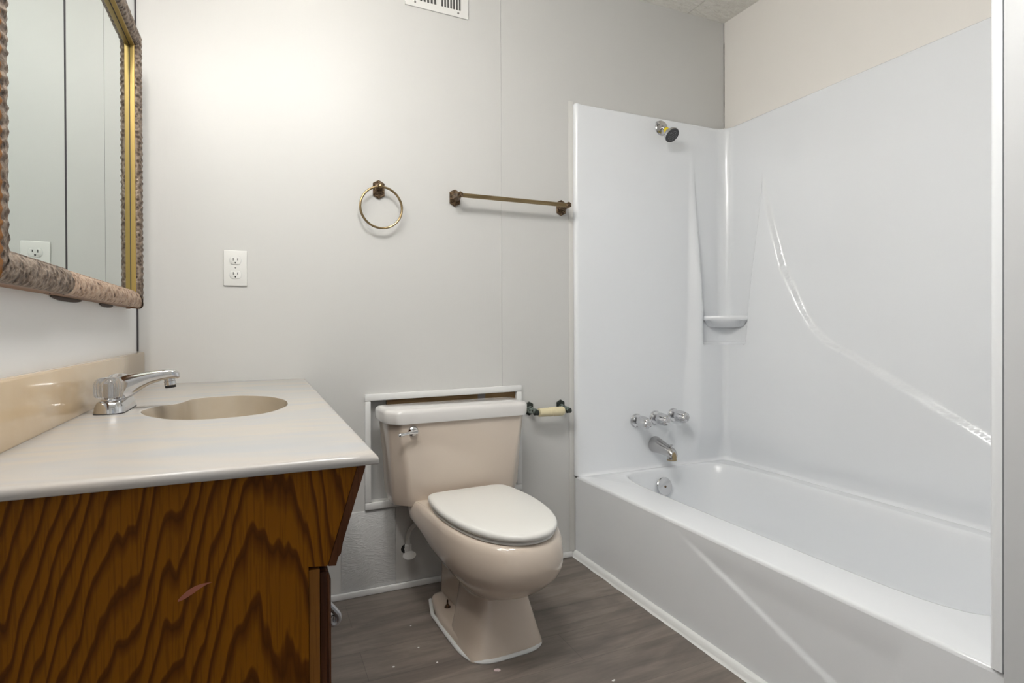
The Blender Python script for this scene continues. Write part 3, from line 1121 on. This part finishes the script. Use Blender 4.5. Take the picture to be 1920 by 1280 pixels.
rings = []
for ins, zz in ((0.020, 0.7685), (0.003, 0.7685), (0.001, 0.7690), (0.0, 0.7705), (0.0, 0.7750), (0.0008, 0.7785), (0.003, 0.7812), (0.0065, 0.7826), (0.011, 0.783)):
    rings.append([Vector((*crect(a, ins).xy, zz)) for a in angs])
last = rings[-1]
for t in (0.25, 0.5, 0.75, 0.92):
    rings.append([last[i].lerp(crim(a, 1.03, ZC), t) for i, a in enumerate(angs)])
for k, zz in ((1.03, ZC), (1.008, ZC), (1.002, ZC - 0.0006)):
    rings.append([crim(a, k, zz) for a in angs])
b = MB()
b.loft(rings, True, False, False)
b.build('slab', M['marble'], ct, sharp=50)
rings = [[crim(a, 1.002, ZC - 0.0006) for a in angs], [crim(a, 0.996, ZC - 0.003) for a in angs], [crim(a, 0.99, ZC - 0.008) for a in angs]]
mean = 0.155
for k, zz, mx in ((0.965, ZC - 0.025, 0.05), (0.92, ZC - 0.06, 0.15), (0.83, ZC - 0.095, 0.3), (0.68, ZC - 0.118, 0.4), (0.45, ZC - 0.128, 0.6), (0.13, ZC - 0.132, 1.0)):
    rings.append([Vector((bx + lerp(interp(a, pol), mean, mx) * k * math.cos(a), by + lerp(interp(a, pol), mean, mx) * k * math.sin(a), zz)) for a in angs])
b = MB()
b.loft(rings, True, False, True)
bas = b.build('basin', M['basin_tan'], ct, sharp=60)
b = MB()
b.lathe([(0.021, 0), (0.021, 0.003), (0.016, 0.004), (0.012, 0.001)], frame_to((bx, by, ZC - 0.1325), (0, 0, 1)), 24)
b.build('drain', M['chrome'], bas)
b = MB()
b.box((0.001, CY0 + 0.002, 0.7815), (0.0205, -0.001, 0.8825), 0.004, 3)
b.build('backsplash', M['marble_tan'], ct)

# faucet
FX, FY = 0.0675, -0.645
fa = thing('sink_faucet', 'chrome centreset sink faucet with two clear acrylic knobs', 'faucet', (FX, FY, ZC))
b = MB()
rings = []
for z, k, kx in ((ZC + 0.0005, 1.01, 1.02), (ZC + 0.002, 1.02, 1.03)):
    rings.append([Vector((FX + p.x * kx, FY + p.y * k, z)) for p in rounded([(-0.027, -0.079), (0.027, -0.079), (0.027, 0.079), (-0.027, 0.079)], 0.026, 8)])
b.loft(rings)
b.build('gasket', M['rubber'], fa)
b = MB()
rings = []
for z, k, kx in ((ZC + 0.002, 1.0, 1.0), (ZC + 0.012, 0.97, 0.95), (ZC + 0.020, 0.93, 0.86), (ZC + 0.024, 0.89, 0.75), (ZC + 0.0255, 0.84, 0.6)):
    rings.append([Vector((FX + p.x * kx, FY + p.y * k, z)) for p in rounded([(-0.027, -0.079), (0.027, -0.079), (0.027, 0.079), (-0.027, 0.079)], 0.026, 8)])
b.loft(rings)
b.build('base', M['chrome'], fa, sharp=50)
b = MB()
rings = []
for (dx, zc, hw, hh) in ((-0.016, 0.026, 0.020, 0.008), (-0.010, 0.035, 0.022, 0.018), (0.004, 0.042, 0.021, 0.0245), (0.022, 0.050, 0.0185, 0.0235), (0.042, 0.0585, 0.0165, 0.0185), (0.062, 0.0655, 0.0150, 0.0140), (0.085, 0.0705, 0.0142, 0.0115), (0.103, 0.0718, 0.0138, 0.0108), (0.112, 0.0712, 0.0125, 0.0095), (0.1165, 0.0700, 0.0085, 0.0055)):
    ring = []
    for k in range(24):
        a = 2 * PI * k / 24
        c, s_ = math.cos(a), math.sin(a)
        e = 2 / 3.6
        tilt = Vector((-0.42 if dx < 0.05 else -0.2, 0, 1)).normalized()
        ring.append(Vector((FX + dx, FY + hw * math.copysign(abs(c) ** e, c), ZC + zc)) + tilt * hh * math.copysign(abs(s_) ** e, s_))
    rings.append(ring)
b.loft(rings)
spt = b.build('spout', M['chrome'], fa, sharp=50)
b = MB()
fm = frame_to((FX + 0.0975, FY, ZC + 0.0635), (0.12, 0, -1))
b.lathe([(0.0105, -0.004), (0.0105, 0.006), (0.0115, 0.007), (0.0115, 0.015), (0.0105, 0.016)], fm, 20)
b.build('aerator', M['chrome'], spt)
b = MB()
b.lathe([(0.0105, 0.0155), (0.0105, 0.021), (0.008, 0.0215)], fm, 20)
b.build('aerator_screen', M['dark'], spt)
for sy, lab in ((-1, None), (1, None)):
    yk = FY + sy * 0.051
    fm = frame_to((FX - 0.002, yk, ZC + 0.0245), (0, 0, 1))
    b = MB()
    b.lathe([(0.014, -0.002), (0.013, 0.004), (0.009, 0.006), (0.008, 0.010)], fm, 24)
    st_ = b.build('knob_stem', M['chrome'], fa)
    b = MB()

    def flk(a, h):
        return 1 + (0.035 * math.cos(20 * a) if h < 0.037 else 0.012 * math.cos(10 * a))
    b.lathe([(0.012, 0.007), (0.0215, 0.008), (0.0235, 0.011), (0.0250, 0.022), (0.0252, 0.034), (0.0240, 0.040), (0.0195, 0.0455), (0.012, 0.0480), (0.004, 0.0485)], fm, 80, 0, flk)
    b.build('knob', M['acrylic'], fa, sharp=70)
    b = MB()
    b.lathe([(0.0075, 0.0095), (0.0075, 0.034), (0.004, 0.036)], fm, 16)
    b.build('knob_core', M['dull_chrome'], fa)

# ------------------------------------------------------------------ mirror
mi = thing('wall_mirror', 'three pane mirror in a carved antique gold frame on the left wall', 'mirror', (0.0, -0.645, 1.40))
MY0, MY1, MZ0, MZ1 = -1.158, -0.157, 1.014, 1.786
GL = 0.020
profile = [(0.0, 0.0005), (0.0, 0.010), (0.0012, 0.0115), (0.0, 0.031)]
for i in range(13):
    a = R(lerp(180, 0, i / 12))
    profile.append((0.021 + 0.0215 * math.cos(a), 0.0320 + 0.0130 * math.sin(a)))
profile += [(0.0435, 0.0320), (0.0450, 0.0320), (0.0455, 0.0310), (0.0455, 0.0212), (0.0455, 0.0195)]
NP = len(profile)


def rail(name, side, cmat, s0=None, s1=None, label=None, shift=0.0):
    L0, L1 = {'b': (MY0, MY1), 't': (MY0, MY1), 'l': (MZ0, MZ1), 'r': (MZ0, MZ1)}[side]
    rows = []
    a_ = L0 if s0 is None else s0
    b_ = L1 if s1 is None else s1
    n = int((b_ - a_) / 0.0025)
    for i in range(n + 1):
        t = i / n
        row = []
        for k, (wd, hh) in enumerate(profile):
            lo = L0 + wd - 0.0035 if s0 is None else s0
            hi = L1 - wd + 0.0035 if s1 is None else s1
            s_ = lerp(lo, hi, t)
            if 4 <= k <= 16:
                ph = (k - 4) / 12 * PI
                env = math.sin(ph)
                carve = 0.0011 * math.sin(s_ * 2 * PI / 0.017 + 2.6 * abs(ph - PI / 2)) + 0.0022 * noise.noise(Vector((s_ * 120, wd * 200, 3.7 if side in 'bt' else 9.1)))
                hh2, wd2 = hh + env * carve + shift, wd
            else:
                hh2, wd2 = hh + (shift if hh > 0.02 and k < 20 else 0), wd
            if side == 'b':
                p = (hh2, s_, MZ0 + wd2)
            elif side == 't':
                p = (hh2, s_, MZ1 - wd2)
            elif side == 'l':
                p = (hh2, MY0 + wd2, s_)
            else:
                p = (hh2, MY1 - wd2, s_)
            row.append(Vector(p))
        rows.append(row)
    b = MB()
    k0 = len(b.f)
    b.grid(rows)
    for fi in range(len(b.f)):
        k = fi % (NP - 1)
        b.m[fi] = 1 if k < (8 if side == 'l' else 3) else (0 if k < 17 else ((0 if side == 'b' else 2) if k < NP - 2 else 3))
    if s0 is not None or s1 is not None:
        for row, cond in ((rows[0], s0 is not None), (rows[-1], s1 is not None)):
            if cond:
                b.add(row, [list(range(NP))], 3)
    o = b.build(name, [cmat, M['frame_orange'], M['gold'], M['crack']], mi, sharp=70)
    if label:
        o['label'] = label
    return o


rail('frame_rail', 'b', M['carved'], None, -0.846, None, 0.0015)
rail('frame_rail', 'b', M['carved_pink'], -0.840, None, 'lighter pinkish length of bottom frame rail', -0.0030)
rail('frame_rail', 't', M['carved'])
rail('frame_rail', 'l', M['carved'])
rail('frame_rail', 'r', M['carved'])
edges = [MY0 + 0.042, -0.785, -0.490, MY1 - 0.042]
tilt = R(0.40)
for i in range(3):
    b = MB()
    y0, y1 = edges[i] + (0.0012 if i else 0), edges[i + 1] - (0.0012 if i < 2 else 0)
    gx = lambda y: GL - (y + 0.785) * math.tan(tilt) * (1 if y < -0.78 else 0)
    z0, z1 = MZ0 + 0.040, MZ1 - 0.040
    v = [(gx(y0), y0, z0), (gx(y1), y1, z0), (gx(y1), y1, z1), (gx(y0), y0, z1)]
    v2 = [(x_ - 0.004, y_, z_) for x_, y_, z_ in v]
    b.add(v + v2, [[0, 1, 2, 3], [7, 6, 5, 4], [0, 4, 5, 1], [1, 5, 6, 2], [2, 6, 7, 3], [3, 7, 4, 0]])
    b.build('mirror_pane', M['mirror'], mi)
b = MB()
for e_ in edges[1:3]:
    b.box((0.008, e_ - 0.0014, MZ0 + 0.04), (0.0198 if e_ > -0.7 else 0.0212, e_ + (0.0016 if e_ > -0.7 else 0.0014), MZ1 - 0.04))
b.build('pane_gap', M['crack'], mi)
for yc, ln in ((-0.715, 0.19), (-0.40, 0.125)):
    b = MB()
    b.loft([[Vector((0.0015 + xx, yc + p.x, 1.0085 + p.y)) for p in spline([(-ln / 2, 0.003, 0), (-ln / 4, -0.002, 0), (ln / 4, -0.002, 0), (ln / 2, 0.003, 0), (ln / 3, 0.0052, 0), (-ln / 3, 0.0052, 0)], True, 4)] for xx in (0.0, 0.0035)])
    b.build('clip', M['clip'], mi)

# ------------------------------------------------------------------ vanity light above the mirror
vl = thing('vanity_light', 'chrome vanity light bar with four lit globe bulbs above the mirror', 'light fixture', (0.0, -1.12, 2.08))
b = MB()
b.box((0.0005, -1.52, 2.02), (0.035, -0.72, 2.14), 0.006)
b.build('light_bar', M['chrome'], vl)
for k in range(4):
    y = -1.42 + 0.20 * k
    b = MB()
    b.lathe([(0.022, 0.0), (0.022, 0.022), (0.018, 0.024)], frame_to((0.0352, y, 2.08), (1, 0, 0)), 18)
    so = b.build('socket', M['chrome'], vl)
    b = MB()
    b.lathe([(0.014, -0.001)] + [(0.045 * math.sin(R(a)), 0.047 - 0.045 * math.cos(R(a))) for a in range(20, 176, 12)], frame_to((0.0592, y, 2.08), (1, 0, 0)), 24)
    b.build('bulb', M['bulb'], so)

cl = thing('ceiling_fill_lamp', 'added round ceiling fill lamp with frosted glass dome', 'lamp', (0.62, -1.24, H))  # unseen lamp, added to brighten the tub side and the room
b = MB()
b.lathe([(0.20, 0), (0.205, 0.012), (0.20, 0.02)], frame_to((0.62, -1.24, H - 0.10), (0, 0, -1)), 40)
b.build('base_ring', M['white_plastic'], cl)
b = MB()
b.lathe([(0.06, 0), (0.06, 0.012), (0.018, 0.02), (0.018, 0.0998)], frame_to((0.62, -1.24, H - 0.0005), (0, 0, -1)), 24)
b.build('stem', M['white_plastic'], cl)
b = MB()
b.lathe([(0.19, 0.0205), (0.184, 0.045), (0.15, 0.075), (0.08, 0.097), (0.01, 0.103)], frame_to((0.62, -1.24, H - 0.10), (0, 0, -1)), 40)
b.build('dome', M['dome'], cl)

# ------------------------------------------------------------------ fixtures on the back wall


def hexplate(b, x, z, wd, ht, t=0.006):
    poly = [(x, z + ht), (x + wd * 0.45, z + ht * 0.86), (x + wd, z + ht * 0.66), (x + wd, z - ht * 0.66), (x + wd * 0.45, z - ht * 0.86), (x, z - ht), (x - wd * 0.45, z - ht * 0.86), (x - wd, z - ht * 0.66), (x - wd, z + ht * 0.66), (x - wd * 0.45, z + ht * 0.86)]
    rings = []
    for y, k in ((-0.0005, 1.0), (-t, 1.0), (-t - 0.003, 0.88), (-t - 0.002, 0.72), (-t - 0.0035, 0.55)):
        rings.append([Vector((x + (p[0] - x) * k, y, z + (p[1] - z) * k)) for p in poly])
    b.loft(rings)
    for sg in (1, -1):
        b.lathe([(0.0035, 0), (0.0028, 0.0015), (0.001, 0.002)], frame_to((x, -t - 0.0015, z + sg * ht * 0.78), (0, -1, 0)), 10)


def hexpost(b, x, z, y1, r0=0.018, r1=0.0120):
    fm = frame_to((x, -0.008, z), (0, -1, 0), (0, 0, 1))
    L = -y1 - 0.008
    b.lathe([(r0, 0), (r0 * 0.95, L * 0.3), (r1, L * 0.8), (r1 * 1.05, L), (r1 * 1.05, L + 0.012), (r1 * 0.8, L + 0.015)], fm, 6)


tr_ = thing('towel_ring', 'antique brass towel ring on the back wall above the toilet', 'towel ring', (0.741, 0, 1.452))
b = MB()
hexplate(b, 0.741, 1.452, 0.0205, 0.0335)
b.build('mounting_plate', M['brass_dark'], tr_)
b = MB()
hexpost(b, 0.741, 1.456, -0.030, 0.0125, 0.0105)
b.build('post', M['brass_dark'], tr_)
b = MB()
b.lathe([(0.0065, 0), (0.0068, 0.002), (0.004, 0.0035)], frame_to((0.741, -0.0440, 1.456), (0, -1, 0)), 12)
b.build('screw_cap', M['brass'], tr_)
b = MB()
rc = Vector((0.744, -0.034, 1.382))
b.tube([rc + Vector((0.0735 * math.cos(2 * PI * i / 72), 0.012 * math.sin(2 * PI * i / 72) * -0.0, 0.0735 * math.sin(2 * PI * i / 72))) for i in range(72)], 0.0040, 10, 0, True)
b.build('ring', M['brass'], tr_)

tb = thing('towel_bar', 'antique brass towel bar on the back wall beside the shower', 'towel bar', (1.26, 0, 1.447))
for x_ in (1.028, 1.4875):
    b = MB()
    hexplate(b, x_, 1.447, 0.0205, 0.0325)
    b.build('mounting_plate', M['brass_dark'], tb)
    b = MB()
    hexpost(b, x_, 1.447, -0.058)
    b.build('post', M['brass_dark'], tb)
b = MB()
b.tube([(1.034, -0.0605, 1.447), (1.482, -0.0605, 1.447)], 0.0085, 8)
b.build('bar', M['brass'], tb, sharp=20)

tp = thing('toilet_paper_holder', 'tarnished toilet paper holder with an ivory roller right of the tank', 'toilet paper holder', (1.41, 0, 0.622))
for x_ in (1.3375, 1.482):
    b = MB()
    hexplate(b, x_, 0.628, 0.0175, 0.028)
    b.build('mounting_plate', M['green_metal'], tp)
    b = MB()
    hexpost(b, x_, 0.624, -0.052, 0.016, 0.0105)
    b.build('post', M['verdigris'], tp)
    b = MB()
    b.lathe([(0.009, -0.010), (0.0105, -0.008), (0.0105, 0.008), (0.009, 0.010)], frame_to((x_ + (0.004 if x_ < 1.4 else 0.006), -0.060, 0.618), (1, 0, 0)), 14)
    b.build('end_cap', M['green_metal'], tp)
b = MB()


def flt(a, h):
    return 1.16 - 0.05 * (0.5 + 0.5 * math.cos(26 * a)) * (1 if abs(h - 0.062) > 0.012 else 0)


b.lathe([(0.010, 0.0), (0.0148, 0.002), (0.0150, 0.046), (0.0158, 0.050), (0.0145, 0.053), (0.0158, 0.056), (0.0158, 0.060), (0.0145, 0.064), (0.0162, 0.068), (0.0162, 0.104), (0.0145, 0.112), (0.010, 0.115)], frame_to((1.352, -0.060, 0.618), (1, 0, 0)), 78, 0, flt)
b.build('roller', M['ivory'], tp, sharp=60)

ou = thing('wall_outlet', 'white duplex outlet on the back wall above the vanity', 'outlet', (0.275, 0, 1.151))
b = MB()
b.box((0.240, -0.006, 1.093), (0.310, -0.0003, 1.209), 0.004, 3)
b.build('cover_plate', M['white_plastic'], ou)
for zc in (1.1755, 1.1295):
    b = MB()
    loop_ = [(0.0172 * math.cos(2 * PI * k / 40), max(-0.0125, min(0.0125, 0.0172 * math.sin(2 * PI * k / 40)))) for k in range(40)]
    b.loft([[Vector((0.275 + p[0] * k, y, zc + p[1] * k)) for p in loop_] for y, k in ((-0.005, 1.0), (-0.0072, 1.0), (-0.0078, 0.95))])
    rc_ = b.build('receptacle', M['white_plastic'], ou)
    b = MB()
    b.box((0.275 - 0.0072, -0.0081, zc - 0.0005), (0.275 - 0.0054, -0.0070, zc + 0.0085))
    b.box((0.275 + 0.0056, -0.0081, zc + 0.0005), (0.275 + 0.0074, -0.0070, zc + 0.0075))
    b.lathe([(0.0024, 0), (0.0024, 0.0012)], frame_to((0.275, -0.0070, zc - 0.0072), (0, -1, 0)), 12)
    b.build('slots', M['dark'], rc_)
    b = MB()
    b.loft([[Vector((0.275 + p[0] * k, y, zc + p[1] * k)) for p in loop_] for y, k in ((-0.0059, 1.03), (-0.00625, 1.04), (-0.00625, 1.0))])
    b.build('outline_gap', M['wall_side'], rc_)
b = MB()
b.lathe([(0.0028, 0), (0.0022, 0.0012)], frame_to((0.275, -0.006, 1.1525), (0, -1, 0)), 12)
b.build('screw', M['dull_chrome'], ou)

ve = thing('air_vent', 'white metal air vent high on the back wall near the ceiling', 'vent', (0.963, 0, 2.22))
b = MB()
T = -0.021
vx0, vx1, vz0, vz1 = 0.840, 1.084, 2.1395, 2.305


def vz(x, z):
    return z + (x - 0.84) * T


slots = []
for (a0, a1, n) in ((0.893, 0.960, 5), (0.975, 1.056, 7)):
    st = (a1 - a0) / n
    for k in range(n):
        slots.append((a0 + st * k + st * 0.22, a0 + st * (k + 1) - st * 0.10))
xs = [vx0] + [e_ for s_ in slots for e_ in s_] + [vx1]
sz0, sz1 = 2.1645, 2.28


def vquad(x0, x1, z0, z1, t=0.006):
    b.prism([(x0, vz(x0, z0)), (x1, vz(x1, z0)), (x1, vz(x1, z1)), (x0, vz(x0, z1))], 'y', -0.0005, -t)


vquad(vx0, vx1, vz0, sz0)
vquad(vx0, vx1, sz1, vz1)
px0 = vx0
for s0_, s1_ in slots:
    vquad(px0, s0_, sz0, sz1)
    px0 = s1_
vquad(px0, vx1, sz0, sz1)
b.build('grille', M['white_plastic'], ve, sharp=20)
b = MB()
b.prism([(0.89, vz(0.89, sz0)), (1.06, vz(1.06, sz0)), (1.06, vz(1.06, sz1)), (0.89, vz(0.89, sz1))], 'y', -0.0003, -0.0012)
b.build('duct_opening', M['slot'], ve)
for x_, z_ in ((0.877, 2.1535), (1.044, 2.1505)):
    b = MB()
    b.lathe([(0.0045, 0), (0.0035, 0.0015), (0.001, 0.002)], frame_to((x_, -0.006, vz(x_, z_) + 0.003), (0, -1, 0)), 12)
    b.build('screw', M['dull_chrome'], ve)

# ------------------------------------------------------------------ paint flakes on the floor
random.seed(4)
for (x_, y_, r_, mm, lab) in ((0.945, -0.612, 0.0075, 'chip', 'pinkish paint chip on the floor in front of the toilet'),
                              (0.684, -0.478, 0.0030, 'flake', 'larger white paint flake on the floor near the vanity door'),
                              (0.783, -0.278, 0.0020, 'flake', 'white paint flake on the floor left of the toilet bolt'),
                              (0.773, -0.412, 0.0022, 'flake', 'white paint flake on the floor left of the toilet foot'),
                              (0.803, -0.508, 0.0024, 'flake', 'white paint flake on the floor by the toilet front left corner'),
                              (1.213, -0.785, 0.0042, 'flake', 'white paint flake on the floor at the photo bottom edge')):
    b = MB()
    n_ = 9
    o_ = [(r_ * random.uniform(0.7, 1.25) * math.cos(2 * PI * k / n_) * 1.3, r_ * random.uniform(0.6, 1.1) * math.sin(2 * PI * k / n_)) for k in range(n_)]
    b.loft([[Vector((x_ + p[0], y_ + p[1], 0.0003)) for p in o_], [Vector((x_ + p[0] * 0.95, y_ + p[1] * 0.95, 0.0016)) for p in o_]])
    o = b.build('paint_flake', M[mm])
    tag(o, lab, 'paint flake', 'paint flakes on the floor')
